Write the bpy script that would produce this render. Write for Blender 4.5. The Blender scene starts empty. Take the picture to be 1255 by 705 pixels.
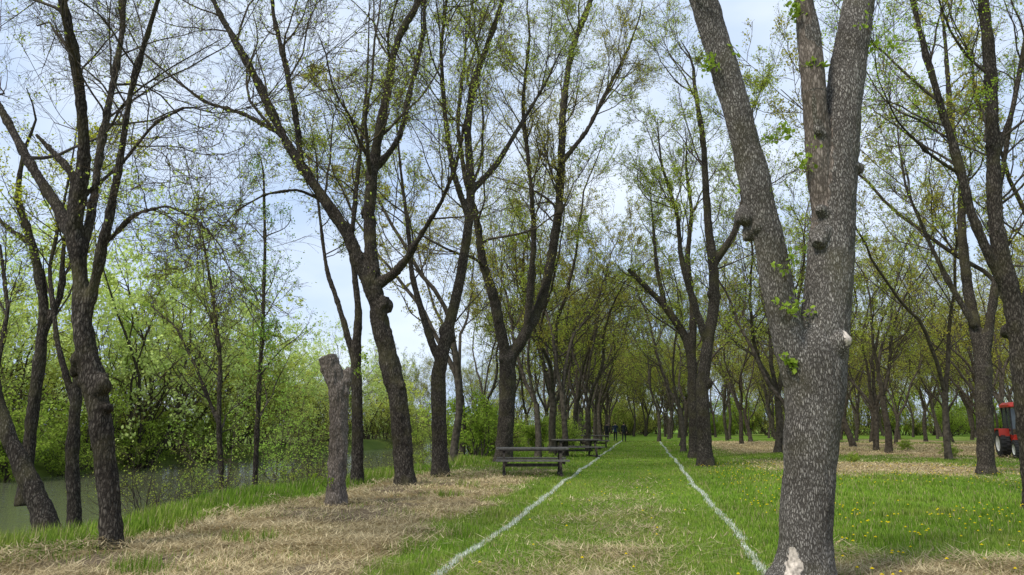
import bpy, math, numpy as np
from mathutils import Vector
rs = np.random.RandomState
A = math.radians(10.1); PT = math.radians(10.54); F = 900.0; H = 1.6
# ---------------------------------------------------------------- helpers
def to_world(X, Y):
    return X*math.cos(A)-Y*math.sin(A), X*math.sin(A)+Y*math.cos(A)
def ray(u, v):
    r=(u-627.5)/F; q=(352.5-v)/F
    return r, math.cos(PT)-q*math.sin(PT), math.sin(PT)+q*math.cos(PT)
def pt(u, v, D):
    r,f,U=ray(u,v); t=D/f
    x,y=to_world(r*t,D)
    return np.array([x,y,H+U*t]), t/F
def gdist(u, v, z=0.0):
    r,f,U=ray(u,v); t=(z-H)/U
    return f*t
def _hash(i,j,k,s):
    n=(i*73856093)^(j*19349663)^(k*83492791)^(s*2654435761 & 0x7fffffff)
    n=(n^(n>>13))*1274126177 & 0xffffffff
    n=(n^(n>>16))*668265263 & 0xffffffff
    n=n^(n>>15)
    return (n & 0xffff)/65535.0
def noise(p, s=0):
    p=np.asarray(p,float); i=np.floor(p).astype(np.int64); f=p-i; f=f*f*(3-2*f)
    r=0
    for a in (0,1):
        for b in (0,1):
            for c in (0,1):
                w=(f[...,0] if a else 1-f[...,0])*(f[...,1] if b else 1-f[...,1])*(f[...,2] if c else 1-f[...,2])
                r=r+w*_hash(i[...,0]+a,i[...,1]+b,i[...,2]+c,s)
    return r
def n2(x,y,sc,s=0):
    x=np.asarray(x,float); y=np.asarray(y,float)
    return noise(np.stack([x*sc,y*sc,np.zeros_like(x)+.5],-1),s)
def sstep(a,b,x):
    t=np.clip((x-a)/(b-a),0,1); return t*t*(3-2*t)
def nrm(v):
    return v/np.maximum(np.linalg.norm(v,axis=-1,keepdims=True),1e-9)

class Acc:
    def __init__(s): s.V=[];s.Q=[];s.T=[];s.Qm=[];s.Tm=[];s.C=[];s.n=0
    def add(s,V,Q=None,T=None,m=0,c=None):
        V=np.asarray(V,float).reshape(-1,3)
        if Q is not None and len(Q):
            Q=np.asarray(Q,np.int64).reshape(-1,4); s.Q.append(Q+s.n); s.Qm.append(np.full(len(Q),m) if np.isscalar(m) else np.asarray(m))
        if T is not None and len(T): T=np.asarray(T,np.int64).reshape(-1,3); s.T.append(T+s.n); s.Tm.append(np.full(len(T),m))
        if c is None: c=np.full((len(V),3),.5)
        c=np.asarray(c,float)
        if c.ndim==1: c=np.tile(c,(len(V),1))
        s.C.append(c); s.V.append(V); s.n+=len(V)
    def mesh(s,name,mats,smooth=(0,)):
        me=bpy.data.meshes.new(name)
        V=np.concatenate(s.V); Q=np.concatenate(s.Q) if s.Q else np.zeros((0,4),np.int64)
        T=np.concatenate(s.T) if s.T else np.zeros((0,3),np.int64)
        m=np.concatenate([np.concatenate(s.Qm) if s.Qm else np.zeros(0), np.concatenate(s.Tm) if s.Tm else np.zeros(0)]).astype(np.int32)
        me.vertices.add(len(V)); me.vertices.foreach_set('co',V.astype(np.float32).ravel())
        lp=np.concatenate([Q.ravel(),T.ravel()]).astype(np.int32)
        me.loops.add(len(lp)); me.loops.foreach_set('vertex_index',lp)
        ls=np.concatenate([np.arange(len(Q))*4, len(Q)*4+np.arange(len(T))*3]).astype(np.int32)
        me.polygons.add(len(ls)); me.polygons.foreach_set('loop_start',ls)
        me.polygons.foreach_set('material_index',m)
        me.polygons.foreach_set('use_smooth',np.isin(m,smooth))
        me.update(calc_edges=True)
        at=me.color_attributes.new('Col','FLOAT_COLOR','POINT')
        C=np.concatenate(s.C); C=np.concatenate([C,np.ones((len(C),1))],1)
        at.data.foreach_set('color',C.astype(np.float32).ravel())
        for x in mats: me.materials.append(x)
        return me
def obj(name,me,loc=(0,0,0),rot=0,sc=1,parent=None):
    o=bpy.data.objects.new(name,me); o.location=loc; o.rotation_euler=(0,0,rot)
    o.scale=(sc,sc,sc) if np.isscalar(sc) else sc
    bpy.context.scene.collection.objects.link(o)
    if parent: o.parent=parent
    return o
def tubes(acc,P,R,sides,m=0,caps=False,c=None):
    N,n,_=P.shape
    T=nrm(np.gradient(P,axis=1))
    d=nrm(P[:,-1]-P[:,0]); ref=np.zeros((N,3)); ax=np.argmin(np.abs(d),axis=1); ref[np.arange(N),ax]=1
    U=nrm(np.cross(T,ref[:,None,:])); W=np.cross(T,U)
    a=np.arange(sides)/sides*2*np.pi
    V=P[:,:,None,:]+R[:,:,None,None]*(U[:,:,None,:]*np.cos(a)[None,None,:,None]+W[:,:,None,:]*np.sin(a)[None,None,:,None])
    idx=np.arange(N*n*sides).reshape(N,n,sides)
    q=np.stack([idx[:,:-1],np.roll(idx,-1,2)[:,:-1],np.roll(idx,-1,2)[:,1:],idx[:,1:]],-1).reshape(-1,4)
    tr=None; VV=V.reshape(-1,3)
    if caps:
        base=len(VV); VV=np.concatenate([VV,P[:,0],P[:,-1]])
        i0=base+np.arange(N); i1=base+N+np.arange(N); L=[]
        for k in range(sides):
            k2=(k+1)%sides
            L.append(np.stack([i0,idx[:,0,k2],idx[:,0,k]],-1)); L.append(np.stack([i1,idx[:,-1,k],idx[:,-1,k2]],-1))
        tr=np.concatenate(L)
    acc.add(VV,q,tr,m,c)
def grow(P,R,L,K,lenf,ang,up,wander,m,tmin,rf,rng,rmin=.003,tmax=1.0,rcap=9.):
    N,n,_=P.shape
    t=rng.uniform(tmin,tmax,(N,K)); x=t*(n-1); i=np.minimum(x.astype(int),n-2); f=(x-i)[...,None]
    I=np.arange(N)[:,None]
    S=P[I,i]*(1-f)+P[I,i+1]*f; Tn=nrm(P[I,i+1]-P[I,i])
    r=R[I,i]*(1-f[...,0])+R[I,i+1]*f[...,0]
    perp=nrm(np.cross(Tn,rng.randn(N,K,3))); a=np.radians(ang)*rng.uniform(.6,1.35,(N,K,1))
    d=nrm(Tn*np.cos(a)+perp*np.sin(a)).reshape(-1,3)
    ln=(L[:,None]*lenf*(1.15-.55*t)*rng.uniform(.5,1.4,(N,K))).reshape(-1)
    r0=np.clip(r.reshape(-1)*rf*rng.uniform(.7,1.2,N*K),rmin,rcap); r0=np.minimum(r0,np.maximum(ln*.013,rmin))
    p=S.reshape(-1,3); out=[p]
    for j in range(m-1):
        d=nrm(d+wander*rng.randn(len(d),3)+np.array([0,0,up])); p=p+d*(ln/(m-1))[:,None]; out.append(p)
    Q=np.stack(out,1); rr=np.maximum(r0[:,None]*np.linspace(1,.3,m)[None],rmin*.7)
    return Q,rr,ln
def leaves(acc,P,per,size,spread,rng,m,c0,c1,tmin=.2,aspect=.34):
    N,n,_=P.shape
    M=int(N*per) 
    if M<1: return
    k=rng.randint(0,N,M); t=rng.uniform(tmin,1,M)*(n-1); i=np.minimum(t.astype(int),n-2); f=(t-i)[:,None]
    p=P[k,i]*(1-f)+P[k,i+1]*f+rng.randn(M,3)*spread
    d=nrm(rng.randn(M,3)+np.array([0,0,.15])); s=nrm(np.cross(d,rng.randn(M,3)))
    l=(size*rng.uniform(.55,1.3,M))[:,None]; w=l*aspect
    V=np.stack([p,p+d*l*.45+s*w,p+d*l,p+d*l*.45-s*w],1)
    q=np.arange(M*4).reshape(M,4)
    u=rng.uniform(0,1,(M,1)); cl=noise(P[k,0]*.55,7)[:,None]
    u=np.clip(u*.55+cl*.55-.05,0,1)
    c=np.asarray(c0)*(1-u)+np.asarray(c1)*u; c=c*rng.uniform(.75,1.25,(M,1))
    c=c*.97+c.mean(1,keepdims=True)*.03
    acc.add(V.reshape(-1,3),q,None,m,np.repeat(c,4,0))
def resample(p,r,n):
    p=np.asarray(p,float); r=np.asarray(r,float)
    s=np.r_[0,np.cumsum(np.linalg.norm(np.diff(p,axis=0),axis=1))]; x=np.linspace(0,s[-1],n*3)
    q=np.stack([np.interp(x,s,p[:,i]) for i in range(3)],1); rr=np.interp(x,s,r)
    for _ in range(4):
        q[1:-1]=(q[:-2]+2*q[1:-1]+q[2:])/4; rr[1:-1]=(rr[:-2]+2*rr[1:-1]+rr[2:])/4
    ii=np.round(np.linspace(0,n*3-1,n)).astype(int)
    return q[ii],rr[ii],s[-1]
def remesh(acc_in,voxel,smooth=4):
    me=acc_in.mesh('tmp',[]); o=bpy.data.objects.new('tmp',me); bpy.context.scene.collection.objects.link(o)
    md=o.modifiers.new('r','REMESH'); md.mode='VOXEL'; md.voxel_size=voxel
    ms=o.modifiers.new('s','SMOOTH'); ms.iterations=smooth; ms.factor=.5
    dg=bpy.context.evaluated_depsgraph_get(); dg.update(); e=o.evaluated_get(dg); m2=e.to_mesh()
    V=np.zeros(len(m2.vertices)*3,np.float32); m2.vertices.foreach_get('co',V)
    Nn=np.zeros_like(V); m2.vertices.foreach_get('normal',Nn)
    l=np.zeros(len(m2.loops),np.int32); m2.loops.foreach_get('vertex_index',l)
    e.to_mesh_clear(); bpy.data.objects.remove(o); bpy.data.meshes.remove(me)
    return V.reshape(-1,3).astype(float),Nn.reshape(-1,3).astype(float),l.reshape(-1,4)

# ---------------------------------------------------------------- materials
def mat(name):
    m=bpy.data.materials.new(name); m.use_nodes=True; nt=m.node_tree; b=nt.nodes['Principled BSDF']
    return m,nt,b
def nd(nt,t,**k):
    n=nt.nodes.new(t)
    for a,v in k.items(): setattr(n,a,v)
    return n
def ramp(nt,stops):
    r=nt.nodes.new('ShaderNodeValToRGB'); e=r.color_ramp.elements
    while len(e)<len(stops): e.new(.5)
    for x,(p,c) in zip(e,stops): x.position=p; x.color=(*c,1)
    return r
def mixc(nt,fac,a,b,bt='MIX'):
    n=nt.nodes.new('ShaderNodeMix'); n.data_type='RGBA'; n.blend_type=bt
    for s,v in ((n.inputs[0],fac),(n.inputs[6],a),(n.inputs[7],b)):
        if isinstance(v,(int,float)): s.default_value=v
        elif isinstance(v,tuple): s.default_value=(*v,1)
        else: nt.links.new(v,s)
    return n.outputs[2]
def bark(name,dark,light,scale=1.0,moss=.5,bump=.6):
    m,nt,b=mat(name); L=nt.links
    tc=nd(nt,'ShaderNodeTexCoord'); mp=nd(nt,'ShaderNodeMapping'); mp.inputs['Scale'].default_value=(scale*22,scale*22,scale*6.5)
    L.new(tc.outputs['Object'],mp.inputs[0])
    nz=nd(nt,'ShaderNodeTexNoise'); nz.inputs['Scale'].default_value=1.0; nz.inputs['Detail'].default_value=4; nz.inputs['Roughness'].default_value=.7
    vo=nd(nt,'ShaderNodeTexVoronoi',feature='DISTANCE_TO_EDGE'); vo.inputs['Scale'].default_value=1.3
    wp=nd(nt,'ShaderNodeVectorMath',operation='ADD'); sc=nd(nt,'ShaderNodeVectorMath',operation='SCALE'); sc.inputs['Scale'].default_value=1.6
    L.new(mp.outputs[0],nz.inputs[0]); L.new(nz.outputs['Color'],sc.inputs[0]); L.new(mp.outputs[0],wp.inputs[0]); L.new(sc.outputs[0],wp.inputs[1]); L.new(wp.outputs[0],vo.inputs[0])
    vr=ramp(nt,[(0,(0,0,0)),(.28,(1,1,1))]); L.new(vo.outputs['Distance'],vr.inputs[0])
    mu=nd(nt,'ShaderNodeMath',operation='MULTIPLY'); L.new(vr.outputs[0],mu.inputs[0]); L.new(nz.outputs[0],mu.inputs[1])
    cr=ramp(nt,[(.05,dark),(.42,tuple((np.array(dark)+np.array(light))/2)),(.66,light)]); L.new(mu.outputs[0],cr.inputs[0])
    n2_=nd(nt,'ShaderNodeTexNoise'); n2_.inputs['Scale'].default_value=1.7; n2_.inputs['Detail'].default_value=5; L.new(tc.outputs['Object'],n2_.inputs[0])
    mr=ramp(nt,[(.5,(0,0,0)),(.7,(moss,moss,moss))]); L.new(n2_.outputs[0],mr.inputs[0])
    c=mixc(nt,mr.outputs[0],cr.outputs[0],(.13,.12,.05))
    br=ramp(nt,[(.3,(1.3,1.3,1.3)),(.68,(.6,.58,.56))]); L.new(n2_.outputs['Color'],br.inputs[0])
    c=mixc(nt,1.0,c,br.outputs[0],'MULTIPLY')
    L.new(c,b.inputs['Base Color']); b.inputs['Roughness'].default_value=.95; b.inputs['Specular IOR Level'].default_value=.15
    bp=nd(nt,'ShaderNodeBump'); bp.inputs['Strength'].default_value=bump; bp.inputs['Distance'].default_value=.03/scale
    L.new(mu.outputs[0],bp.inputs['Height']); L.new(bp.outputs[0],b.inputs['Normal'])
    return m
def flat(name,c,rough=.9,spec=.2,nz=0,nsc=8,metal=0,det=5):
    m,nt,b=mat(name)
    b.inputs['Base Color'].default_value=(*c,1); b.inputs['Roughness'].default_value=rough; b.inputs['Specular IOR Level'].default_value=spec; b.inputs['Metallic'].default_value=metal
    if nz:
        tc=nd(nt,'ShaderNodeTexCoord'); n=nd(nt,'ShaderNodeTexNoise'); n.inputs['Scale'].default_value=nsc; n.inputs['Detail'].default_value=det
        nt.links.new(tc.outputs['Object'],n.inputs[0])
        r=ramp(nt,[(.3,tuple(np.array(c)*(1-nz))),(.7,tuple(np.array(c)*(1+nz)))]); nt.links.new(n.outputs[0],r.inputs[0]); nt.links.new(r.outputs[0],b.inputs['Base Color'])
    return m
def leafmat(name,tr=.45):
    m,nt,b=mat(name); L=nt.links; nt.nodes.remove(b)
    at=nd(nt,'ShaderNodeVertexColor',layer_name='Col')
    d=nd(nt,'ShaderNodeBsdfDiffuse'); L.new(at.outputs[0],d.inputs[0])
    t=nd(nt,'ShaderNodeBsdfTranslucent'); L.new(at.outputs[0],t.inputs[0]); mx=nd(nt,'ShaderNodeMixShader'); mx.inputs[0].default_value=tr
    L.new(d.outputs[0],mx.inputs[1]); L.new(t.outputs[0],mx.inputs[2]); L.new(mx.outputs[0],nt.nodes['Material Output'].inputs[0])
    return m
BARK=bark('bark',(.024,.019,.015),(.15,.13,.106),1.0,.4,.8)
BARKFAR=flat('bark_plain',(.068,.057,.044),.95,.1,.6,7,0,3)
BARKG=bark('bark_grey',(.06,.052,.044),(.40,.37,.33),1.9,.35,1.0)
DEAD=bark('dead_wood',(.08,.065,.052),(.32,.27,.23),1.2,.1,.4)
TWIG=flat('twig',(.085,.067,.045),.95,.0)
CUT=flat('cut_wood',(.44,.38,.32),.9,.1,.55,26)
LEAF=leafmat('leaf',.55)
GRASS=leafmat('grass_blade',.35)

# ---------------------------------------------------------------- terrain functions
def edge_x(y): return -8.2+.5*np.sin(y*.23+.6)+.35*np.sin(y*.71)
def height(x,y):
    x=np.asarray(x,float); y=np.asarray(y,float)
    e=edge_x(y)
    z=-2.9*sstep(0,1,(e-x)/4.6)
    fb=-30+2*np.sin(y*.09)
    z=z+2.6*sstep(0,1,(fb-x)/5)
    z=z+.10*(n2(x,y,.25,1)-.5)+.05*(n2(x,y,.9,2)-.5)*np.where(y<60,1,0)
    return z
def strawm(x,y):
    x=np.asarray(x,float); y=np.asarray(y,float)
    wob=(n2(x,y,.8,3)-.5)*1.2+(n2(x,y,2.4,4)-.5)*.7
    a=(.80+.35*n2(x,y,1.6,51))*sstep(-2.7,-3.7,x+wob*.8)*sstep(-7.9,-6.9,x+wob*.8)*sstep(28,22,y+wob*4)
    p=(.10+.34*sstep(1.3,.3,np.abs(x+.5)+wob*.5))*sstep(28,8,y)*n2(x,y,1.1,5)*1.6*(np.abs(x+.5)<1.9)
    r=.95*sstep(.4,.6,n2(x,y,.45,6)+(n2(x,y,2,8)-.5)*.3)*sstep(1.2,2,x)*sstep(10.4,8.8,y+wob*1.2-x*.12)
    f=sstep(.34,.52,n2(x,y,.13,9)+(n2(x,y,.9,10)-.5)*.3)*sstep(3,6,x+wob)*sstep(23,28,y+wob*2)*sstep(100,70,y)
    g=.62*sstep(.52,.8,n2(x,y,.3,11))*sstep(-1,1,np.abs(x+.5)-2.5)*np.where(x>0,1,.6)
    return np.clip(np.maximum.reduce([a,p,r,f,g*.65]),0,1)
def baresoil(x,y):
    return .95*np.clip(sstep(.52,.72,n2(x,y,.6,21)*.7+n2(x,y,2.3,22)*.3)*sstep(-2.6,-4,x)*sstep(-7.6,-6.4,x),0,1)

# ---------------------------------------------------------------- ground
gx=np.concatenate([np.linspace(-500,-45,18),np.arange(-42,-12,1.),np.arange(-12,14,.22),np.arange(14,60,1.2),np.linspace(62,600,24)])
gy=np.concatenate([np.arange(-40,0,4.),np.arange(0,42,.25),np.arange(42,130,1.5),np.linspace(132,1000,26)])
X,Y=np.meshgrid(gx,gy); Z=height(X,Y)
acc=Acc(); idx=np.arange(X.size).reshape(X.shape)
q=np.stack([idx[:-1,:-1],idx[:-1,1:],idx[1:,1:],idx[1:,:-1]],-1)
far=sstep(-7.8,-9.5,X)*np.ones_like(X)
acc.add(np.stack([X,Y,Z],-1),q,None,0,np.stack([strawm(X,Y),baresoil(X,Y),far],-1).reshape(-1,3))
m,nt,b=mat('ground'); L=nt.links
at=nd(nt,'ShaderNodeVertexColor',layer_name='Col'); sp=nd(nt,'ShaderNodeSeparateColor'); L.new(at.outputs[0],sp.inputs[0])
tc=nd(nt,'ShaderNodeTexCoord')
def tn(sc,det=6,ro=.65):
    n=nd(nt,'ShaderNodeTexNoise'); n.inputs['Scale'].default_value=sc; n.inputs['Detail'].default_value=det; n.inputs['Roughness'].default_value=ro; L.new(tc.outputs['Object'],n.inputs[0]); return n
na=tn(.7,4); nb=tn(14,6,.75)
gr=ramp(nt,[(.3,(.06,.11,.018)),(.5,(.14,.235,.032)),(.72,(.25,.34,.06))]); L.new(nb.outputs[0],gr.inputs[0])
gl=ramp(nt,[(.32,(.65,.78,.6)),(.68,(1.3,1.15,1.15))]); L.new(na.outputs[0],gl.inputs[0])
gcol=mixc(nt,1.0,gr.outputs[0],gl.outputs[0],'MULTIPLY')
st=ramp(nt,[(.3,(.15,.11,.055)),(.5,(.37,.285,.145)),(.7,(.58,.48,.27))]); L.new(nb.outputs[0],st.inputs[0])
stc=mixc(nt,.5,st.outputs[0],gl.outputs[0],'MULTIPLY')
so=ramp(nt,[(.3,(.09,.068,.045)),(.7,(.23,.175,.12))]); L.new(nb.outputs[0],so.inputs[0])
def thr(sock,w=.45):
    a=nd(nt,'ShaderNodeMath',operation='SUBTRACT'); L.new(nb.outputs[0],a.inputs[0]); a.inputs[1].default_value=.5
    c=nd(nt,'ShaderNodeMath',operation='MULTIPLY_ADD'); L.new(a.outputs[0],c.inputs[0]); c.inputs[1].default_value=1.9; L.new(sock,c.inputs[2])
    r=ramp(nt,[(.5-w/2,(0,0,0)),(.5+w/2,(1,1,1))]); L.new(c.outputs[0],r.inputs[0]); return r.outputs[0]
c1=mixc(nt,thr(sp.outputs[0]),gcol,stc)
c2=mixc(nt,thr(sp.outputs[1]),c1,so.outputs[0])
ml=nd(nt,'ShaderNodeMath',operation='MULTIPLY'); L.new(sp.outputs[2],ml.inputs[0]); ml.inputs[1].default_value=.7
c3=mixc(nt,ml.outputs[0],c2,(.10,.12,.035))
L.new(c3,b.inputs['Base Color']); b.inputs['Roughness'].default_value=1; b.inputs['Specular IOR Level'].default_value=.05
bp=nd(nt,'ShaderNodeBump'); bp.inputs['Strength'].default_value=.8; bp.inputs['Distance'].default_value=.06; L.new(nb.outputs[0],bp.inputs['Height']); L.new(bp.outputs[0],b.inputs['Normal'])
obj('ground',acc.mesh('ground',[m]))
# water
m,nt,b=mat('river_water'); L=nt.links
b.inputs['Base Color'].default_value=(.11,.12,.07,1); b.inputs['Roughness'].default_value=.07; b.inputs['IOR'].default_value=1.33
tc=nd(nt,'ShaderNodeTexCoord'); mp=nd(nt,'ShaderNodeMapping'); mp.inputs['Scale'].default_value=(1.6,.8,1); L.new(tc.outputs['Object'],mp.inputs[0])
n=nd(nt,'ShaderNodeTexNoise'); n.inputs['Scale'].default_value=1.5; n.inputs['Detail'].default_value=3; L.new(mp.outputs[0],n.inputs[0])
bp=nd(nt,'ShaderNodeBump'); bp.inputs['Strength'].default_value=.3; bp.inputs['Distance'].default_value=.08; L.new(n.outputs[0],bp.inputs['Height']); L.new(bp.outputs[0],b.inputs['Normal'])
acc=Acc(); acc.add([[-36,-40,-1.3],[-8,-40,-1.3],[-8,500,-1.3],[-36,500,-1.3]],[[0,1,2,3]]); obj('river_water',acc.mesh('river_water',[m]))

# ---------------------------------------------------------------- grass blades
rng=rs(5)
def polar(N,d0,d1,ang=44):
    th=np.radians(rng.uniform(-ang,ang,N)); d=d0*(d1/d0)**rng.uniform(0,1,N)
    return to_world(d*np.sin(th),d*np.cos(th))+(d,)
N=600000
x,y,d=polar(N,4.5,75)
keep=(x>edge_x(y)-2.6); x,y,d=x[keep],y[keep],d[keep]; N=len(x)
sm=strawm(x,y); soil=baresoil(x,y); isst=(rng.uniform(0,1,N)<sm*1.02-.03)
keep=~(isst&(rng.uniform(0,1,N)<.75*soil)); x,y,d,sm,isst=[a[keep] for a in (x,y,d,sm,isst)]; N=len(x)
z=height(x,y); bank=sstep(edge_x(y)+1.5,edge_x(y)+.2,x)
clump=sstep(.45,.8,n2(x,y,2.2,61))*(np.abs(x+.5)>1.9)
hgt=.025+.03*rng.uniform(0,1,N)+.04*n2(x,y,.9,12)*(np.abs(x+.5)>1.9)+.05*n2(x,y,2.5,13)**2+.05*clump
hgt=hgt+bank*rng.uniform(.03,.30,N)*(.2+1.1*n2(x,y,.8,14))
tf=sstep(.72,.8,n2(x,y,.9,15)+(n2(x,y,4,62)-.5)*.22)*(x<-3)*(x>-8); hgt=hgt+tf*.15*rng.uniform(.2,1,N)
isst=isst&~((tf>.5)&(rng.uniform(0,1,N)<.6))
az=rng.uniform(0,2*np.pi,N); dirx,diry=np.cos(az),np.sin(az)
wd=.003*np.maximum(1,d/7)*rng.uniform(.7,1.5,N)*(1+bank*.6)
lean=rng.uniform(.1,.7,N)*hgt; tip=np.stack([dirx*lean,diry*lean,hgt],-1)
mound=.13*sstep(.4,.85,n2(x,y,1.7,63))
ls=rng.uniform(.06,.28,N); tip[isst]=np.stack([dirx*ls,diry*ls,rng.uniform(-.01,.08,N)],-1)[isst]
side=np.stack([-diry*wd,dirx*wd,np.zeros(N)],-1); side[isst]*=1.3
base=np.stack([x,y,z-.004+np.where(isst,(.012+mound)*rng.uniform(0,1.4,N),0)],-1)
V=np.stack([base-side,base+side,base+tip],1)
u=rng.uniform(0,1,(N,1)); patch=n2(x,y,.35,16)[:,None]
g=np.array([.10,.20,.02])*(1-u)+np.array([.28,.42,.053])*u
g=g*(.77+.5*patch)*(1-.22*clump[:,None]); onpath=(np.abs(x+.5)<2.0)[:,None]
yel=np.clip(sstep(.4,.78,n2(x,y,.6,17)*.6+n2(x,y,2.1,64)*.4)[:,None]*.55+onpath*.12,0,1); g=g*(1-yel)+yel*np.array([.37,.39,.09])*(.55+.7*u)
dry=(rng.uniform(0,1,(N,1))<.11); g=np.where(dry,np.array([.46,.38,.2]),g)
sw=np.array([.20,.15,.075])*(1-u)+np.array([.80,.67,.41])*u
c=np.where(isst[:,None],sw*(.5+.5*n2(x,y,1.1,18)+.55*n2(x,y,3.6,65))[:,None],g)
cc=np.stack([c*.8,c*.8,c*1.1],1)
acc=Acc(); acc.add(V.reshape(-1,3),None,np.arange(N*3).reshape(N,3),0,cc.reshape(-1,3)); obj('grass',acc.mesh('grass',[GRASS],()))

# white marked lines
WHITE=flat('white_line_paint',(.70,.72,.68),.9,.1,.12,20)
WHITEB=leafmat('painted_grass',.1)
def line(x0,y0,y1,seed):
    acc=Acc(); r=rs(seed); ys=np.arange(y0,y1,.035); cw=.011; nx=12
    YY,KK=np.meshgrid(ys,np.arange(nx),indexing='ij'); wv=lambda y:x0+.03*np.sin(y*.35+seed)+.025*np.sin(y*1.1)+.05*(n2(y*0,y,1.6,seed+5)-.5)
    cx=wv(YY); xx=cx+(KK-nx/2)*cw; hw=.026+.05*(n2(xx*0,YY,1.7,seed)-.5)
    k=(np.abs(xx+cw/2-cx)+(n2(xx,YY,18,seed)-.5)*.10<hw)&(n2(xx,YY,28,seed+1)>.47-.2*(YY>20)); xx,YY=xx[k],YY[k]
    def P(a,b): return np.stack([a,b,height(a,b)+.008+.006*(YY>18)],-1)
    V=np.stack([P(xx,YY),P(xx+cw,YY),P(xx+cw,YY+.035),P(xx,YY+.035)],1)
    acc.add(V.reshape(-1,3),np.arange(len(V)*4).reshape(-1,4),None,0)
    M=17000; yy=y0*(y1/y0)**r.uniform(0,1,M); xx=wv(yy)+r.randn(M)*.027
    kk=n2(xx*0,yy,2.5,seed+8)+r.uniform(0,.45,M)>.52; yy,xx=yy[kk],xx[kk]; M=len(yy)
    a=r.uniform(0,6.28,M); w=.0045*np.maximum(1,yy/9); hh=r.uniform(.015,.05,M); bs=np.stack([xx,yy,height(xx,yy)],-1)
    sd=np.stack([-np.sin(a)*w,np.cos(a)*w,0*a],-1); tp=np.stack([np.cos(a)*hh*.8,np.sin(a)*hh*.8,hh],-1)
    V=np.stack([bs-sd,bs+sd,bs+tp],1); cc=np.tile(np.array([.68,.72,.62]),(M*3,1))*np.repeat(r.uniform(.55,1.05,(M,1)),3,0)
    acc.add(V.reshape(-1,3),None,np.arange(M*3).reshape(-1,3),1,cc)
    obj('white_line',acc.mesh('white_line',[WHITE,WHITEB],()))
line(-2.27,4.5,75,3); line(1.27,4.5,75,9)

# dandelions
acc=Acc(); r=rs(8); pts=[]
while len(pts)<1500:
    X_,Y_=r.uniform(1.5,20),r.uniform(7,32)
    if n2(X_,Y_,.45,31)+.3*r.uniform()>.62 and X_>1.9: pts.append((X_,Y_))
for _ in range(40): pts.append((r.uniform(-2,1),r.uniform(8,30)))
p=np.array(pts); M=len(p); z=height(p[:,0],p[:,1])+r.uniform(.07,.14,M)
a=np.arange(7)/7*2*np.pi; R=r.uniform(.014,.024,M)
ring=np.stack([p[:,0:1]+R[:,None]*np.cos(a),p[:,1:2]+R[:,None]*np.sin(a),np.repeat(z[:,None],7,1)],-1)
cen=np.stack([p[:,0],p[:,1],z+.016],-1)[:,None]; V=np.concatenate([ring,cen],1)
T=[[i*8+k,i*8+(k+1)%7,i*8+7] for i in range(M) for k in range(7)]
acc.add(V.reshape(-1,3),None,T,0,np.tile([.88,.68,.02],(M*8,1)))
S=np.stack([np.stack([p[:,0],p[:,1],z-.12],-1),np.stack([p[:,0],p[:,1],z],-1)],1); tubes(acc,S,np.full((M,2),.002),3,0,c=np.array([.15,.25,.05]))
obj('dandelions',acc.mesh('dandelions',[LEAF],()))

# ---------------------------------------------------------------- trees
RS=.84
def crown(acc,P,R,Ln,rng,Ks=(8,6,5,4),lf=(.5,.5,.5,.5),leafper=1.4,lsize=.06,rmin=.004,up=.06,tmin=.25,droop=0,lc=None,len1=None,ang=48):
    L0=Ln if len1 is None else np.minimum(Ln,len1)
    P1,R1,L1=grow(P,R,L0,Ks[0],lf[0],ang,up*1.3,.15,10,tmin,.42,rng,rmin*2.4)
    P2,R2,L2=grow(P1,R1,L1,Ks[1],lf[1],45,up,.18,7,.15,.5,rng,rmin*1.7)
    P3,R3,L3=grow(P2,R2,L2,Ks[2],lf[2],42,up*.6-droop,.2,5,.1,.55,rng,rmin*1.15)
    P4,R4,L4=grow(P3,R3,L3,Ks[3],lf[3],42,up*.3-droop,.18,4,.1,.6,rng,rmin*.85)
    tubes(acc,P1,R1,6,5); tubes(acc,P2,R2,4,1); tubes(acc,P3,R3,3,1); tubes(acc,P4,R4,3,1)
    leaves(acc,P4,leafper,lsize,.06,rng,2,*lc,tmin=.3); leaves(acc,P3,leafper*.8,lsize,.07,rng,2,*lc,tmin=.4)
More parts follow.
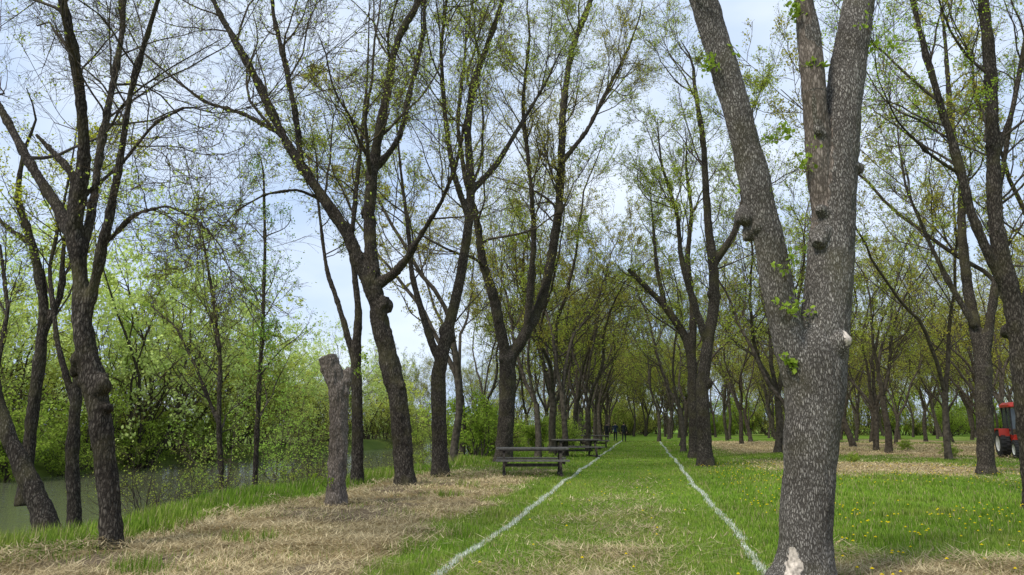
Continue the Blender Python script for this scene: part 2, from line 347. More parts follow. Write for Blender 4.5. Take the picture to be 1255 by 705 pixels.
def hero(name,base,stems,seed,knobs=(),voxel=.03,amp=.018,barkm=None,n=26,drift=1.2,Dov=None,cuts=(),stub=(),deadst=None,sprout=(),ext=2.6,kn=.68,**kw):
    rng=rs(seed); D=Dov or gdist(*base); O,_=pt(*base,D); O[2]=float(height(O[0],O[1])) if Dov is None else O[2]
    Ps=[];Rs=[];Ls=[]
    for i,s in enumerate(stems):
        dr=0 if i==0 else rng.uniform(-1,1)*drift
        p=[];r=[]
        for k,(u,v,w) in enumerate(s):
            f=k/max(1,len(s)-1); P_,sc=pt(u,v,D+dr*f**1.2); p.append(P_-O); r.append(w*sc*RS)
        if (i>0 or len(stems)==1 or len(s)>6) and s[-1][1]<300 and not kw.get('nocrown'):
            dd=nrm(p[-1]-p[-2]); dd=nrm(dd+np.array([0,0,.4])); p.append(p[-1]+dd*ext*.6+rng.randn(3)*.15); r.append(r[-1]*.6); p.append(p[-1]+dd*ext*.5+rng.randn(3)*.2); r.append(r[-1]*.4)
        a,b_,c_=resample(p,r,n); Ps.append(a);Rs.append(b_);Ls.append(c_)
    P=np.stack(Ps);R=np.stack(Rs);Ln=np.array(Ls)
    hh=P[0,:,2]; R[0]*=1+.4*np.exp(-np.maximum(hh,0)/.16)
    P[0,0,2]=min(P[0,0,2],-.15)
    t=Acc(); tubes(t,P,R,20,caps=True)
    for (u,v,w,dd) in knobs:
        c_,sc=pt(u,v,D+dd); c_=c_-O; rr=w*sc*kn
        for q_ in range(4):
            ph=np.linspace(0.15,np.pi-.15,9); ax=nrm(rng.randn(3)*.5+np.array([0,0,1])); c2=c_+rng.randn(3)*rr*.5; r2=rr*rng.uniform(.5,.95)
            tubes(t,(c2+ax*(-np.cos(ph))[:,None]*r2*1.4)[None],(np.sin(ph)*r2)[None],12,caps=True)
    for (u0,v0,w0,d0,u1,v1,w1,d1) in stub:
        a_,s0_=pt(u0,v0,D+d0); b_,s1_=pt(u1,v1,D+d1); f=np.linspace(0,1,8)[:,None]
        tubes(t,((a_-O)*(1-f)+(b_-O)*f)[None],(w0*s0_*(1-f[:,0])+w1*s1_*f[:,0])[None],14,caps=True)
    V,Nn,Q=remesh(t,voxel)
    dz=noise(V*np.array([26,26,7.]),3)*.6+noise(V*np.array([60,60,18.]),4)*.4-.5
    big=noise(V*np.array([4,4,2.5]),5)-.5; mid=noise(V*np.array([11,11,6.]),6)-.5
    V=V+Nn*(dz*amp*1.5+big*amp*2.0+mid*amp*1.2)[:,None]
    C=V[Q].mean(1); qm=np.zeros(len(Q),int)
    for (u,v,w,dd) in cuts:
        c_,sc=pt(u,v,D+dd); c_=c_-O; e=(C-c_)*np.array([1,.8,.62]); qm[np.linalg.norm(e,axis=1)+(noise(C*28,9)-.5)*.05<w*sc]=3
    if deadst is not None:
        dp=P[deadst]; 
        dist=np.min(np.linalg.norm(C[:,None,:]-dp[None,:,:],axis=2)-R[deadst][None],axis=1); front=C[:,2]>1.9
        qm[(dist<.035)&front&(noise(C*np.array([9,9,2.5]),12)>.3)]=4
    acc=Acc(); acc.add(V,Q,None,qm); tubes(acc,P,R*.86,10,0)
    for (u,v,sz,k) in sprout:
        c_,sc=pt(u,v,D-.15); c_=c_-O; S=np.stack([c_,c_+np.array([0,0,.05])])[None].repeat(k,0)
        q1,r1,l1=grow(S,np.full((k,2),.006),np.full(k,sz),1,1,60,.15,.2,5,0,1,rng,.002); q2,r2,l2=grow(q1,r1,l1,3,.6,50,.05,.2,4,.2,.6,rng,.0015)
        tubes(acc,q1,r1,4,1); tubes(acc,q2,r2,3,1); leaves(acc,q2,8,.06,.02,rng,2,(.2,.3,.02),(.38,.52,.07))
    if kw.pop('nocrown',False)==False:
        s0=kw.pop('s0',1); crown(acc,P[s0:],R[s0:],Ln[s0:],rng,**kw)
    return obj(name,acc.mesh(name,[barkm or BARK,TWIG,LEAF,CUT,DEAD,BARKFAR],(0,1,3,4,5)),O)

yg=((.28,.34,.035),(.56,.66,.10)); ob=((.33,.29,.05),(.60,.58,.10)); yb=((.32,.35,.035),(.61,.63,.08))
hero('ash_tree',(138,672),[
 [(138,672,15),(133,600,14),(126,540,15),(120,490,17),(112,455,19),(103,420,13),(100,370,12),(97,320,11),(88,285,11)],
 [(88,290,10),(72,255,8),(45,215,7),(15,160,6),(-15,105,5),(-60,20,3.5)],
 [(90,285,10),(98,240,9),(103,190,8),(100,130,8),(92,70,7),(80,20,7),(70,-40,5),(60,-130,3)],
 [(104,390,8),(118,340,8),(128,290,6),(140,235,6),(150,180,5),(160,110,4),(178,50,4),(200,-20,3),(215,-90,2)],
 [(97,320,7),(112,270,6),(120,200,5),(135,120,5),(150,40,4),(150,-60,3)],
 [(128,300,3),(165,262,2.2),(205,252,1.8),(240,268,1.3),(270,300,.9),(285,340,.6)],
 [(104,240,3),(150,200,2.6),(190,150,2.2),(230,130,1.6),(265,140,1)]],11,
 knobs=[(100,462,11,0),(124,470,12,-.05),(112,445,12,.05),(128,500,8,-.1),(120,478,14,-.05),(104,250,6,0)],kn=.85,voxel=.02,amp=.02,Ks=(12,7,6,4),lf=(.55,.5,.5,.5),leafper=.3,lsize=.04,up=.02,droop=.08,rmin=.0028,lc=yg,drift=1.5,len1=5.5,ext=1.5)
hero('riverside_tree',(62,648),[
 [(62,648,15),(45,610,14),(20,560,12),(0,505,11),(-20,450,9),(-30,380,8),(-50,200,5)],
 [(20,560,6),(5,520,5),(-5,460,4),(10,380,3),(0,300,2)]],12,voxel=.03,Dov=12.5,Ks=(7,5,5,3),lf=(.5,.5,.5,.5),leafper=1.2,lsize=.05,len1=4,lc=yg)
hero('riverside_tree',(92,645),[
 [(92,645,9),(88,560,9),(92,500,8),(100,430,7),(95,350,5),(110,250,3)],
 [(92,500,6),(70,420,4),(60,330,3),(80,240,2)]],13,voxel=.03,Dov=14.5,Ks=(9,5,5,3),lf=(.5,.5,.5,.5),leafper=1.4,lsize=.05,len1=5,lc=yg,ext=1.5)
hero('riverside_tree',(30,610),[
 [(30,610,9),(38,520,8),(50,430,8),(55,370,7),(40,300,6),(20,240,4),(30,180,3)],
 [(50,420,5),(75,360,4),(78,300,3),(95,240,2)],[(40,300,4),(10,280,3),(-20,250,2)]],14,voxel=.03,Dov=15,Ks=(10,6,5,3),lf=(.5,.5,.5,.5),leafper=3,lsize=.06,len1=5,lc=((.42,.44,.03),(.70,.72,.08)),ext=1)
hero('riverside_tree',(315,600),[
 [(312,600,4),(316,500,3.6),(322,400,3),(325,300,2.4),(323,210,1.6)]],31,voxel=.03,Dov=23,s0=0,Ks=(24,6,4,3),lf=(.22,.5,.5,.5),leafper=2.0,lsize=.065,tmin=.15,len1=8,lc=((.2,.38,.05),(.4,.6,.1)),ext=.8)
hero('riverside_tree',(272,605),[
 [(272,605,4),(268,520,4),(270,440,3),(262,370,2.4),(250,300,1.6)],[(268,520,3),(240,450,2.4),(215,400,1.8),(185,375,1.2)]],32,voxel=.03,Dov=21,s0=0,Ks=(16,6,4,3),lf=(.3,.5,.5,.5),leafper=.9,lsize=.05,tmin=.15,len1=7,lc=yg,ext=.8)
hero('tree_stump',(412,618),[
 [(412,618,14),(414,560,13),(415,510,13),(414,478,14),(408,458,14),(401,437,12)],
 [(414,485,10),(424,464,9),(431,452,6)],[(411,500,6),(407,470,7),(400,448,8)]],15,knobs=[(403,450,9,-.02),(424,462,7,0),(414,470,11,0)],voxel=.02,amp=.035,nocrown=True,barkm=DEAD,sprout=[(432,470,.6,3),(405,600,.35,4)],drift=.1)
hero('ash_tree',(438,592),[
 [(438,592,9),(438,520,8),(436,450,8),(440,380,5),(430,300,4),(440,200,3),(450,100,2)],
 [(436,450,5),(420,390,4),(400,330,3),(390,250,2)]],16,s0=0,Ks=(12,6,5,4),lf=(.4,.5,.5,.5),leafper=1.8,lsize=.06,tmin=.4,len1=7,lc=yg)
hero('ash_tree',(497,594),[
 [(497,594,14),(493,540,14),(486,480,14),(474,430,14),(465,395,13),(463,370,12)],
 [(463,375,11),(445,330,10),(425,285,9),(398,245,8),(370,205,7),(345,165,6),(325,120,6),(300,70,5),(270,20,4),(240,-50,3)],
 [(370,205,5),(362,140,4),(350,80,4),(335,20,3),(330,-50,2)],
 [(463,375,10),(455,320,9),(452,270,9),(455,215,8),(465,160,7),(475,110,6),(485,50,5),(515,0,5),(530,-70,3)],
 [(462,350,7),(490,330,6),(515,290,4),(540,250,3),(560,200,2.5)],
 [(455,215,5),(490,170,4),(505,100,4),(520,40,3),(520,-30,2)],
 [(400,248,3),(365,232,2.2),(325,238,1.7),(290,258,1.2),(262,292,.8)],
 [(345,165,3.4),(300,140,2.8),(250,125,2.2),(205,90,1.8),(170,60,1.2)]],17,
 knobs=[(470,375,12,-.1),(478,430,8,-.1),(448,262,7,0),(488,470,8,-.1)],voxel=.028,amp=.03,Ks=(14,8,6,4),lf=(.5,.5,.5,.5),leafper=1.0,lsize=.055,len1=8,rmin=.004,lc=yg,drift=2.5,ext=2)
hero('ash_tree',(540,584),[
 [(540,584,11),(538,520,11),(536,460,11),(545,420,9),(556,380,8),(568,320,7),(575,270,7),(578,220,6),(572,160,5),(580,100,5),(600,50,4),(625,-30,3)],
 [(540,450,6),(522,400,5),(505,340,4),(500,280,3),(490,200,2)],
 [(578,235,5),(610,200,4),(640,150,3),(670,100,2)],
 [(575,270,5),(555,210,4),(545,140,3),(540,60,3),(550,-20,2)]],18,s0=0,
 knobs=[(548,410,10,0),(537,470,9,0),(578,230,8,0)],Ks=(16,8,6,4),lf=(.44,.5,.5,.5),leafper=1.7,lsize=.065,tmin=.35,len1=9,rmin=.004,lc=yg,drift=2.5)
hero('ash_tree',(617,567),[
 [(617,567,13),(620,520,12),(622,470,12),(622,438,12)],
 [(622,442,9),(612,400,8),(605,360,7),(590,320,6),(585,270,5),(570,220,4),(560,150,3),(570,70,2)],
 [(622,442,9),(645,410,8),(665,370,7),(675,320,7),(685,260,6),(688,200,6),(690,130,5),(700,60,4),(725,0,4),(740,-70,2)],
 [(645,410,5),(650,350,5),(655,290,4),(650,220,3),(640,130,3),(650,40,2)],
 [(688,200,4),(720,160,3),(745,110,3),(770,60,2)]],19,knobs=[(622,440,11,0),(687,255,8,0)],voxel=.04,amp=.03,
 Ks=(15,8,6,4),lf=(.44,.5,.5,.5),leafper=2.4,lsize=.07,len1=10,rmin=.005,lc=ob,drift=3)
hero('ash_tree',(865,572),[
 [(865,572,11),(862,520,10),(860,470,9),(868,420,8),(876,370,8),(874,320,7),(868,280,6),(865,230,5),(862,170,4),(850,100,3)],
 [(868,425,6),(850,370,5),(835,320,4),(830,260,3),(810,200,2)],
 [(874,325,5),(900,285,4),(915,230,3),(925,160,2)]],20,s0=0,knobs=[(864,470,9,0),(878,360,8,0)],voxel=.04,Ks=(15,7,6,4),lf=(.4,.5,.5,.5),leafper=1.8,lsize=.075,tmin=.35,len1=9,rmin=.005,lc=yg,drift=2.5,ext=1.5)
hero('ash_tree',(851,562),[
 [(851,562,8),(850,500,7),(848,440,7),(840,412,6),(815,375,5),(790,350,4),(770,330,3)],
 [(848,440,6),(850,380,5),(842,320,4),(848,260,3),(840,200,2)],
 [(815,375,4),(805,330,3),(800,270,2)]],21,s0=0,voxel=.04,Ks=(12,6,5,4),lf=(.4,.5,.5,.5),leafper=1.8,lsize=.075,tmin=.4,len1=8,rmin=.005,lc=yg,drift=2,ext=1.2)
G=hero('ash_tree',(985,716),[
 [(984,730,44),(986,700,39),(988,650,37),(992,580,37),(996,520,38),(999,470,42),(999,430,40),(1003,400,26)],
 [(983,470,25),(970,425,26),(957,375,23),(948,320,22),(937,270,22),(924,220,21),(910,160,20),(893,100,20),(875,40,19),(858,-10,19),(840,-80,17),(820,-220,12)],
 [(1006,455,34),(1011,400,35),(1016,340,33),(1020,280,31),(1024,220,29),(1030,150,26),(1040,80,24),(1052,10,22),(1062,-80,18),(1070,-220,12)],
 [(1012,300,13),(1006,240,15),(1002,185,18),(998,120,18),(993,60,17),(985,0,14),(975,-70,10)],
 ],22,knobs=[(912,266,14,0),(916,284,12,0),(1000,290,9,-.13),(1000,165,12,-.1),(1043,205,8,0)],kn=.75,
 stub=[(925,270,15,0,904,263,9,-.03),(1008,285,13,-.1,1002,300,7,-.2),(1018,430,20,-.12,1037,411,9,-.28),(1012,262,11,-.1,1003,254,5,-.18)],
 voxel=.0125,amp=.013,barkm=BARKG,n=40,drift=.25,cuts=[(1040,409,8,-.31),(968,688,15,-.30)],deadst=3,
 sprout=[(875,92,.3,5),(962,350,.25,3),(965,400,.3,5),(1000,95,.25,4),(930,245,.3,3),(960,175,.25,3),(965,30,.3,4),(1075,60,.3,4),(970,455,.15,3),(870,10,.3,3),(985,215,.3,3)],
 Ks=(6,5,5,4),lf=(.5,.5,.5,.5),leafper=1.5,lsize=.05,tmin=.62,len1=4,lc=((.24,.36,.03),(.45,.6,.07)),rmin=.003,ext=3)
hero('ash_tree',(1268,624),[
 [(1270,624,15),(1262,540,14),(1254,470,14),(1249,410,14)],
 [(1249,415,13),(1236,350,12),(1222,290,11),(1218,230,10),(1217,170,9),(1215,100,8),(1210,40,8),(1200,-40,6),(1190,-140,3)],
 [(1237,360,8),(1207,305,7),(1190,260,6),(1172,190,6),(1150,120,5),(1130,50,4),(1110,-40,3)],
 [(1249,410,9),(1270,330,8),(1290,250,7),(1300,120,5),(1320,0,4)],
 [(1218,200,5),(1240,140,4),(1255,60,4),(1270,-30,3)],
 [(1178,215,2.6),(1140,190,2),(1100,150,1.5),(1075,95,1)]],23,knobs=[(1249,405,13,0),(1222,285,10,0),(1217,180,9,0)],voxel=.025,amp=.02,
 Ks=(12,7,6,4),lf=(.5,.5,.5,.5),leafper=1.6,lsize=.05,len1=6,lc=((.26,.4,.03),(.48,.64,.06)),drift=1.5,rmin=.003,ext=2)
hero('ash_tree',(1209,582),[
 [(1209,582,12),(1207,520,11),(1205,450,11)],
 [(1205,455,9),(1195,400,8),(1185,350,7),(1178,280,6),(1180,220,5),(1165,150,4),(1160,70,3)],
 [(1205,455,8),(1215,380,6),(1225,320,5),(1222,250,4),(1235,170,3)],
 [(1195,400,5),(1165,350,4),(1140,300,3),(1110,230,2)]],24,knobs=[(1206,445,10,0)],voxel=.035,Ks=(13,7,6,4),lf=(.46,.5,.5,.5),leafper=1.6,lsize=.065,len1=8,rmin=.0045,lc=yg,drift=2)

# generic plantation variants
def variant(seed,Ht=15,ns=3,lc=yg,leafper=1.5,lsize=.095,fork=3.2,spread=.38):
    rng=rs(seed); fork=fork*rng.uniform(.75,1.2); n=12
    lean=rng.randn(2)*.12
    tz=np.linspace(-.15,fork,n); tr=np.stack([lean[0]*tz+.05*np.sin(tz*2+seed),lean[1]*tz+.05*np.cos(tz*1.7),tz],1)
    r0=rng.uniform(.15,.21); R0=r0*(1-.2*np.linspace(0,1,n))*(1+.4*np.exp(-np.maximum(tz,0)/.2)); R0[-1]*=1.12
    acc=Acc(); tubes(acc,tr[None],R0[None],12,0)
    P=[];R=[];Ls=[]
    for k in range(ns):
        a=2*np.pi*(k+rng.uniform(-.2,.2))/ns; d=nrm(np.array([np.cos(a)*spread*rng.uniform(.5,1.4),np.sin(a)*spread*rng.uniform(.5,1.4),1.]))
        p=tr[-1]-np.array([0,0,.15 if k else .05]); L_=(Ht-fork)*rng.uniform(.75,1.05); q=[p]
        for j in range(17):
            d=nrm(d+rng.randn(3)*.13+np.array([0,0,.07])); p=p+d*L_/17; q.append(p)
        P.append(q); rr=r0*rng.uniform(.48,.68); R.append(rr*np.linspace(1,.12,18)**.9); Ls.append(L_)
    P=np.array(P);R=np.array(R);Ls=np.array(Ls); tubes(acc,P,R,8,0)
    crown(acc,P,R,Ls,rng,Ks=(11,6,5,3),lf=(.42,.5,.5,.5),leafper=leafper,lsize=lsize,rmin=.0065,tmin=.12,len1=11,lc=lc)
    return acc.mesh('ash_tree_mesh',[BARKFAR,TWIG,LEAF,CUT,DEAD,BARKFAR],(0,1,5))
pal=[yg,ob,yb,yg]
VAR=[variant(100+i,Ht=[14,16,15,17,13.5,16][i],ns=[3,2,3,4,2,3][i],lc=pal[i%4],leafper=[2.1,2.9,2.3,1.8,2.3,2.2][i]) for i in range(6)]
rng=rs(77)
def place(name,me,x,y,sc=1.,parent=None):
    return obj(name,me,(x,y,float(height(x,y))-.02),rng.uniform(0,6.28),sc,parent)
for xr in [2.6,8.3,14.2,20,26,32,38,44,50,58]:
    for yr in np.arange(30,112,6.8):
        x=xr+rng.randn()*.7; y=yr+rng.randn()*.9
        if abs(xr-2.6)<.1 and y<37: continue
        if y<42 and 18<x<26.5: continue
        if x>yr*1.1: continue
        if rng.uniform()<.15: continue
        place('ash_tree',VAR[rng.randint(6)],x,y,rng.uniform(.82,1.12))
for yr in np.arange(36,112,5.4):
    place('ash_tree',VAR[rng.randint(6)],-5.3+rng.randn()*.4,yr+rng.randn()*.6,rng.uniform(.9,1.15))
for yr in np.arange(29,100,6.2):
    place('ash_tree',VAR[rng.randint(6)],-8.1+rng.randn()*.5,yr+rng.randn(),rng.uniform(.85,1.12))
place('ash_tree',VAR[1],-3.9,37,1.0); place('ash_tree',VAR[5],-3.4,45,1.05)
far=bpy.data.objects.new('distant_trees',None); bpy.context.scene.collection.objects.link(far)
for i in range(90):
    y=rng.uniform(115,160); x=rng.uniform(-60,115)
    place('distant_tree',VAR[rng.randint(6)],x,y,rng.uniform(.9,1.2),far)
for i in range(16): place('distant_tree',VAR[rng.randint(6)],rng.uniform(-6,6),rng.uniform(92,130),rng.uniform(.8,1.),far)

# shrubs, willow
def shrub(seed,h=3.5,ns=14,leafper=3,lsize=.09,lc=yg,spread=.6,droop=0,Ks=(6,5,4),rb=.03,name='shrub_mesh',rad=.5):
    rng=rs(seed); n=9; a=rng.uniform(0,6.28,ns)
    p=np.stack([np.cos(a)*rad*rng.uniform(0,1,ns),np.sin(a)*rad*rng.uniform(0,1,ns),np.full(ns,-.1)],1)
    d=nrm(np.stack([np.cos(a)*spread*rng.uniform(.2,1.5,ns),np.sin(a)*spread*rng.uniform(.2,1.5,ns),np.ones(ns)],1)); L_=h*rng.uniform(.6,1.15,ns); q=[p]
    for j in range(n-1): d=nrm(d+rng.randn(ns,3)*.14+np.array([0,0,.02])); p=p+d*(L_/(n-1))[:,None]; q.append(p)
    P=np.stack(q,1); R=rb*np.linspace(1,.2,n)[None].repeat(ns,0); acc=Acc(); tubes(acc,P,R,6,0)
    P1,R1,L1=grow(P,R,L_,Ks[0],.42,45,.04,.18,7,.15,.6,rng,.006); P2,R2,L2=grow(P1,R1,L1,Ks[1],.5,42,.0-droop,.2,5,.15,.6,rng,.005); P3,R3,L3=grow(P2,R2,L2,Ks[2],.6,40,-droop*1.5,.18,4,.1,.6,rng,.004)
    tubes(acc,P1,R1,5,1);tubes(acc,P2,R2,4,1);tubes(acc,P3,R3,3,1)
    leaves(acc,P3,leafper,lsize,.07,rng,2,*lc); leaves(acc,P2,leafper*.5,lsize,.07,rng,2,*lc)
    return acc.mesh(name,[BARKFAR,TWIG,LEAF],(0,1))
SH=[shrub(1,3.2,14,2.4,.11,((.24,.35,.045),(.52,.66,.10))),shrub(2,2.4,12,3,.10,((.2,.31,.035),(.46,.6,.08))),shrub(3,4.5,14,.6,.08,yg),shrub(4,3.8,14,1.6,.10,((.38,.40,.08),(.62,.66,.14)))]
WIL=[shrub(11,14,12,7.5,.2,((.46,.56,.14),(.76,.88,.30)),.42,.14,(11,6,5),.11,'willow_mesh',.9),shrub(12,11,10,5.5,.18,((.48,.54,.10),(.76,.82,.20)),.48,.1,(11,6,5),.10,'willow_mesh',.8)]
SAP=[shrub(21,6.5,2,3,.10,((.22,.38,.05),(.42,.62,.1)),.12,0,(16,5,3),.035,'sapling_mesh',.1),shrub(22,5,3,2.5,.09,((.22,.36,.05),(.44,.6,.1)),.25,0,(12,5,3),.03,'sapling_mesh',.2)]
def pp(u,D): return to_world((u-627.5)/F*D,D)
for u,D,w,s in [(180,52,0,1.15),(235,60,1,1.15),(110,58,1,1.1),(20,48,1,1.05),(-40,45,0,.9),(330,72,1,.95),(400,84,0,.8),(450,95,1,.9),(290,66,0,.75)]:
    x,y=pp(u,D); place('willow_tree',WIL[w],x,y,s)
thick=bpy.data.objects.new('riverbank_thicket',None); bpy.context.scene.collection.objects.link(thick)
for i in range(75):
    y=rng.uniform(8,125); x=-32-rng.uniform(0,7)+2*np.sin(y*.09); place('shrub',SH[rng.choice([0,1,0,3,3,2])],x,y,rng.uniform(.9,1.5),thick)
for i in range(28):
    y=rng.uniform(40,115); place('shrub',SH[rng.choice([0,1,2,3])],-9.3-rng.uniform(0,2.2),y,rng.uniform(.5,1.0),thick)
for x,y,s in [(-10.6,15,.5),(-10.9,18,.6),(-11.2,24,.7),(-10.4,27,.5),(-10.8,31,.7),(-10.2,35,.7)]:
    place('shrub',SH[2],x,y,s,thick)
under=bpy.data.objects.new('distant_undergrowth',None); bpy.context.scene.collection.objects.link(under)
for i in range(140):
    y=rng.uniform(108,138); x=rng.uniform(-25,120)
    place('shrub',SH[rng.choice([0,1,3])],x,y,rng.uniform(1.0,2.2),under)
for u,D,w,s in [(290,30,1,1.0),(345,34,0,.9),(390,30,1,.8),(365,38,1,1.1)]:
    x,y=pp(u,D); place('sapling',SAP[w],x,y,s)
for u,D,w,s in [(585,36,1,1.2),(560,40,0,1.2),(600,44,1,1.1),(520,38,1,1.0),(1150,37,1,.3),(1100,45,1,.3),(1035,31,1,.2),(868,29.5,1,.15),(690,45,0,.7),(665,50,1,.9)]:
    x,y=pp(u,D); place('shrub',SH[w],x,y,s)

# ---------------------------------------------------------------- boxes
def box(acc,c,s,m=0,R=None):
    s=np.array(s)/2; v=np.array([[a,b_,d] for a in(-1,1) for b_ in(-1,1) for d in(-1,1)],float)*s
    if R is not None: v=v@np.array(R).T
    acc.add(v+np.array(c),[[0,1,3,2],[4,6,7,5],[0,4,5,1],[2,3,7,6],[0,2,6,4],[1,5,7,3]],None,m)
def rotx(a): c,s=math.cos(a),math.sin(a); return [[1,0,0],[0,c,-s],[0,s,c]]
WOOD=flat('weathered_wood',(.06,.05,.04),.85,.2,.5,14)
WOODL=flat('weathered_wood_top',(.12,.11,.095),.7,.3,.35,12)
def table():
    acc=Acc()
    for i in range(5): box(acc,(0,(i-2)*.15,.78),(2.1,.14,.045),1)
    for sgn in(-1,1):
        for k in range(2): box(acc,(0,sgn*(.68+k*.15),.46),(2.1,.14,.045),1)
        for e in(-.82,.82):
            box(acc,(e,sgn*.38,.375),(.07,.09,.86),0,rotx(sgn*.42))
        box(acc,(0,sgn*.33,.735),(1.9,.04,.04),0)
    for e in(-.82,.82):
        box(acc,(e+.073,0,.41),(.06,1.66,.09),0); box(acc,(e+.073,0,.71),(.06,.7,.09),0); box(acc,(e,0,.04),(.1,1.5,.08),0)
    box(acc,(0,0,.30),(1.6,.05,.09),0)
    return acc.mesh('picnic_table',[WOOD,WOODL],())
TB=table()
for u,v,rt,s in [(652,583,A,1.1),(706,561,A+.25,1.08),(727,549,A-.1,1.08)]:
    D=gdist(u,v)+.4; p_,_=pt(u,v,D); obj('picnic_table',TB,(p_[0],p_[1],float(height(p_[0],p_[1]))),rt,s)

# tractor
RED=flat('red_paint',(.45,.035,.02),.35,.5,.08,3); BLK=flat('black_rubber',(.03,.03,.03),.85,.3,.3,10); GLS=flat('cab_glass',(.07,.09,.095),.08,.6); GRY=flat('grey_metal',(.25,.25,.25),.5,.4,.2,6); WHT=flat('white_rim',(.6,.6,.58),.5,.4)
def wheel(acc,c,r,w):
    n=28; a=np.arange(n)/n*2*np.pi
    prof=[(r*.0,-.32*w),(r*.5,-.34*w),(r*.56,-.5*w),(r*.92,-.5*w),(r,-.36*w),(r,.36*w),(r*.92,.5*w),(r*.56,.5*w),(r*.5,.34*w),(0,.32*w)]
    V=np.array([[[w_,p*math.cos(x),p*math.sin(x)] for x in a] for p,w_ in prof])+np.array(c)
    for j in range(len(prof)-1):
        acc.add(V[j:j+2].reshape(-1,3),[[k,(k+1)%n,n+(k+1)%n,n+k] for k in range(n)],None,1 if 2<=j<=6 else 4)
    for k in range(22):
        t=k/22*2*math.pi
        for sg in(-1,1): box(acc,(c[0]+sg*w*.22,c[1]+math.cos(t+sg*.07)*r,c[2]+math.sin(t+sg*.07)*r),(w*.46,.05*r/.5,.06),1,rotx(t+math.pi/2))
acc=Acc()
for sx in(-1,1): wheel(acc,(sx*.78,.75,.66),.66,.42); wheel(acc,(sx*.68,-1.15,.42),.42,.28)
def hood(acc,pts,m):
    V=[];q=[]
    for (y,w,z0,z1) in pts: V+= [[-w,y,z0],[w,y,z0],[w,y,z1-.12],[w*.75,y,z1],[-w*.75,y,z1],[-w,y,z1-.12]]
    for j in range(len(pts)-1):
        for k in range(6): q.append([j*6+k,j*6+(k+1)%6,(j+1)*6+(k+1)%6,(j+1)*6+k])
    acc.add(V,q,None,m)
    for j in (0,len(pts)-1): acc.add(V,[[j*6,j*6+1,j*6+2,j*6+5],[j*6+5,j*6+2,j*6+3,j*6+4]],None,m)
hood(acc,[(-1.65,.28,.75,1.18),(-1.5,.34,.7,1.3),(-.9,.38,.7,1.4),(-.2,.4,.7,1.45)],0)
box(acc,(0,-1.66,.93),(.4,.05,.3),1)
for sx in(-1,1): box(acc,(sx*.2,-1.67,1.13),(.13,.05,.07),4)
box(acc,(0,-.4,.58),(.5,2.3,.24),3); box(acc,(0,-1.15,.42),(1.2,.14,.14),3); box(acc,(0,.75,.66),(1.3,.2,.2),3); box(acc,(0,-1.85,.5),(.5,.25,.3),1)
box(acc,(0,.5,.95),(1.1,1.3,.3),0)
for sx in(-1,1):
    box(acc,(sx*.8,.75,1.36),(.44,.9,.05),0); box(acc,(sx*.8,.22,1.2),(.44,.05,.36),0); box(acc,(sx*.8,1.28,1.2),(.44,.05,.36),0)
    for yy in(-.2,.45,1.2): box(acc,(sx*.56,yy,1.75),(.06,.06,1.35),1)
    box(acc,(sx*.555,.5,1.8),(.015,1.34,1.1),2)
box(acc,(0,-.2,1.85),(1.06,.015,1.0),2); box(acc,(0,1.2,1.85),(1.06,.015,1.0),2)
hood(acc,[(-.5,.55,2.42,2.56),(-.35,.66,2.4,2.64),(1.2,.66,2.4,2.64),(1.4,.58,2.42,2.58)],0)
for sx in(-1,1): box(acc,(sx*.75,-.3,1.9),(.06,.04,.28),1); box(acc,(sx*.65,-.28,2.02),(.2,.03,.03),1)
tp,_=pt(1260,563,gdist(1260,563)+1); obj('tractor',acc.mesh('tractor',[RED,BLK,GLS,GRY,WHT],()),(tp[0],tp[1],float(height(tp[0],tp[1]))),-.35+A)

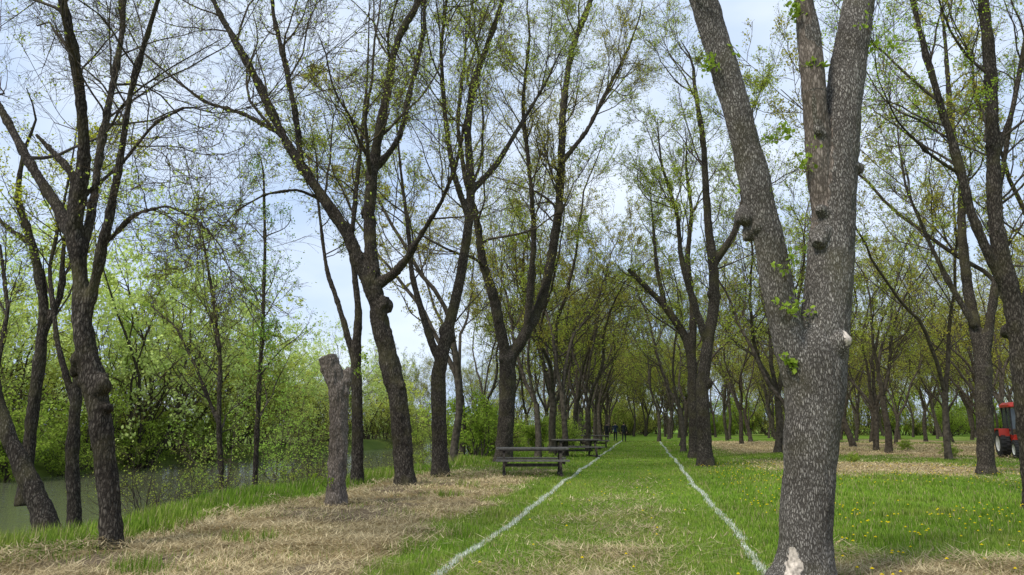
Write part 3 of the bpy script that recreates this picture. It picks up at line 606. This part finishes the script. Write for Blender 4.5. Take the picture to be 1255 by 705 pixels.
# people
SKIN=flat('skin',(.45,.28,.2),.6,.3); JKT=flat('dark_jacket',(.02,.022,.028),.9,.1,.3,12); JKT2=flat('navy_jacket',(.02,.03,.06),.9,.1,.3,12); TRS=flat('dark_trousers',(.025,.025,.03),.9,.1,.3,12); HAIR=flat('dark_hair',(.02,.015,.012),.8,.2)
def person(u,v,rot,jk,ph):
    vs=[];rd=[];ed=[]
    def add(p,r,par=None):
        vs.append(p); rd.append(r); i=len(vs)-1
        if par is not None: ed.append((par,i))
        return i
    pel=add((0,0,.95),(.15,.11)); wa=add((0,0,1.1),(.14,.10),pel); ch=add((0,.0,1.3),(.17,.115),wa); sh=add((0,0,1.43),(.13,.09),ch)
    nk=add((0,-.01,1.52),(.055,.055),sh); hd=add((0,-.02,1.6),(.075,.09),nk); h2=add((0,-.02,1.68),(.08,.098),hd); h3=add((0,-.01,1.75),(.055,.065),h2)
    for sg in(-1,1):
        a1=add((sg*.19,0,1.41),(.06,.06),sh); a2=add((sg*.25,.03+.05*sg*ph,1.14),(.047,.047),a1); a3=add((sg*.26,-.05+.09*sg*ph,.9),(.033,.036),a2); a4=add((sg*.255,-.07+.1*sg*ph,.82),(.022,.042),a3)
        for k in range(4): 
            f=add((sg*(.25),-.105+.1*sg*ph+k*.02,.78),(.0095,.0095),a4); add((sg*.245,-.11+.1*sg*ph+k*.02,.74+.004*abs(k-1)),(.008,.008),f)
        f=add((sg*.235,-.12+.1*sg*ph,.80),(.01,.01),a4)
        l1=add((sg*.095,0,.86),(.1,.1),pel); l2=add((sg*.1,-.09*sg*ph-.03,.5),(.07,.07),l1); l3=add((sg*.1,-.13*sg*ph+.02,.1),(.048,.05),l2); add((sg*.11,-.13*sg*ph-.14,.035),(.04,.03),l3)
    me=bpy.data.meshes.new('p'); me.from_pydata(vs,ed,[]); o=bpy.data.objects.new('p',me); bpy.context.scene.collection.objects.link(o)
    o.modifiers.new('s','SKIN')
    if not me.skin_vertices: me.skin_vertices.new()
    for i,s in enumerate(me.skin_vertices[0].data): s.radius=rd[i]; s.use_root=(i==0)
    sb=o.modifiers.new('b','SUBSURF'); sb.levels=2
    dg=bpy.context.evaluated_depsgraph_get(); dg.update(); m2=bpy.data.meshes.new_from_object(o.evaluated_get(dg)); bpy.data.objects.remove(o)
    m2.name='person'
    m2.materials.clear()
    for x in (jk,TRS,SKIN,HAIR,BLK): m2.materials.append(x)
    for p in m2.polygons:
        c=p.center; p.use_smooth=True
        if c.z<.09: k=4
        elif c.z<.88 and abs(c.x)<.2: k=1
        elif c.z<.88: k=2
        elif c.z>1.69 or (c.z>1.56 and c.y>.02): k=3
        elif c.z>1.5: k=2
        else: k=0
        p.material_index=k
    D=gdist(u,v); p_,_=pt(u,v,D); o=obj('person',m2,(p_[0],p_[1],float(height(p_[0],p_[1]))),rot); return o
person(754.5,541.5,math.pi,JKT2,1); person(765,542,2.9,JKT,-1)
person(744,541,math.pi,JKT,-.6)

# ---------------------------------------------------------------- light, sky, camera
EL=math.radians(52); ROT=math.radians(215)
w=bpy.data.worlds.new('World'); bpy.context.scene.world=w; w.use_nodes=True; nt=w.node_tree; L=nt.links
bg=nt.nodes['Background']; sky=nt.nodes.new('ShaderNodeTexSky'); sky.sky_type='NISHITA'; sky.sun_disc=False; sky.sun_elevation=EL; sky.sun_rotation=ROT
tc=nt.nodes.new('ShaderNodeTexCoord'); mp=nt.nodes.new('ShaderNodeMapping'); mp.inputs['Scale'].default_value=(1,1,2.2); L.new(tc.outputs['Generated'],mp.inputs[0])
nz=nt.nodes.new('ShaderNodeTexNoise'); nz.inputs['Scale'].default_value=2.4; nz.inputs['Detail'].default_value=5; nz.inputs['Roughness'].default_value=.5; L.new(mp.outputs[0],nz.inputs[0])
cr=ramp(nt,[(.36,(3.7,5.0,7.3)),(.66,(6.9,7.6,8.6))]); L.new(nz.outputs[0],cr.inputs[0])
c=mixc(nt,.87,sky.outputs[0],cr.outputs[0]); L.new(c,bg.inputs[0]); bg.inputs[1].default_value=.145
sd=bpy.data.lights.new('sun','SUN'); sd.energy=3.8; sd.angle=math.radians(14); sd.color=(1,.955,.87)
so_=bpy.data.objects.new('sun',sd); bpy.context.scene.collection.objects.link(so_)
dv=Vector((math.sin(ROT)*math.cos(EL),math.cos(ROT)*math.cos(EL),math.sin(EL))); so_.rotation_euler=dv.to_track_quat('Z','Y').to_euler()
cd=bpy.data.cameras.new('camera'); cd.lens=36*F/1255; cd.sensor_width=36; cd.clip_end=3000; co=bpy.data.objects.new('camera',cd)
co.location=(0,0,H); co.rotation_euler=(math.pi/2+PT,0,A); bpy.context.scene.collection.objects.link(co); bpy.context.scene.camera=co
vs=bpy.context.scene.view_settings; vs.view_transform='Standard'; vs.look='None'; vs.exposure=0
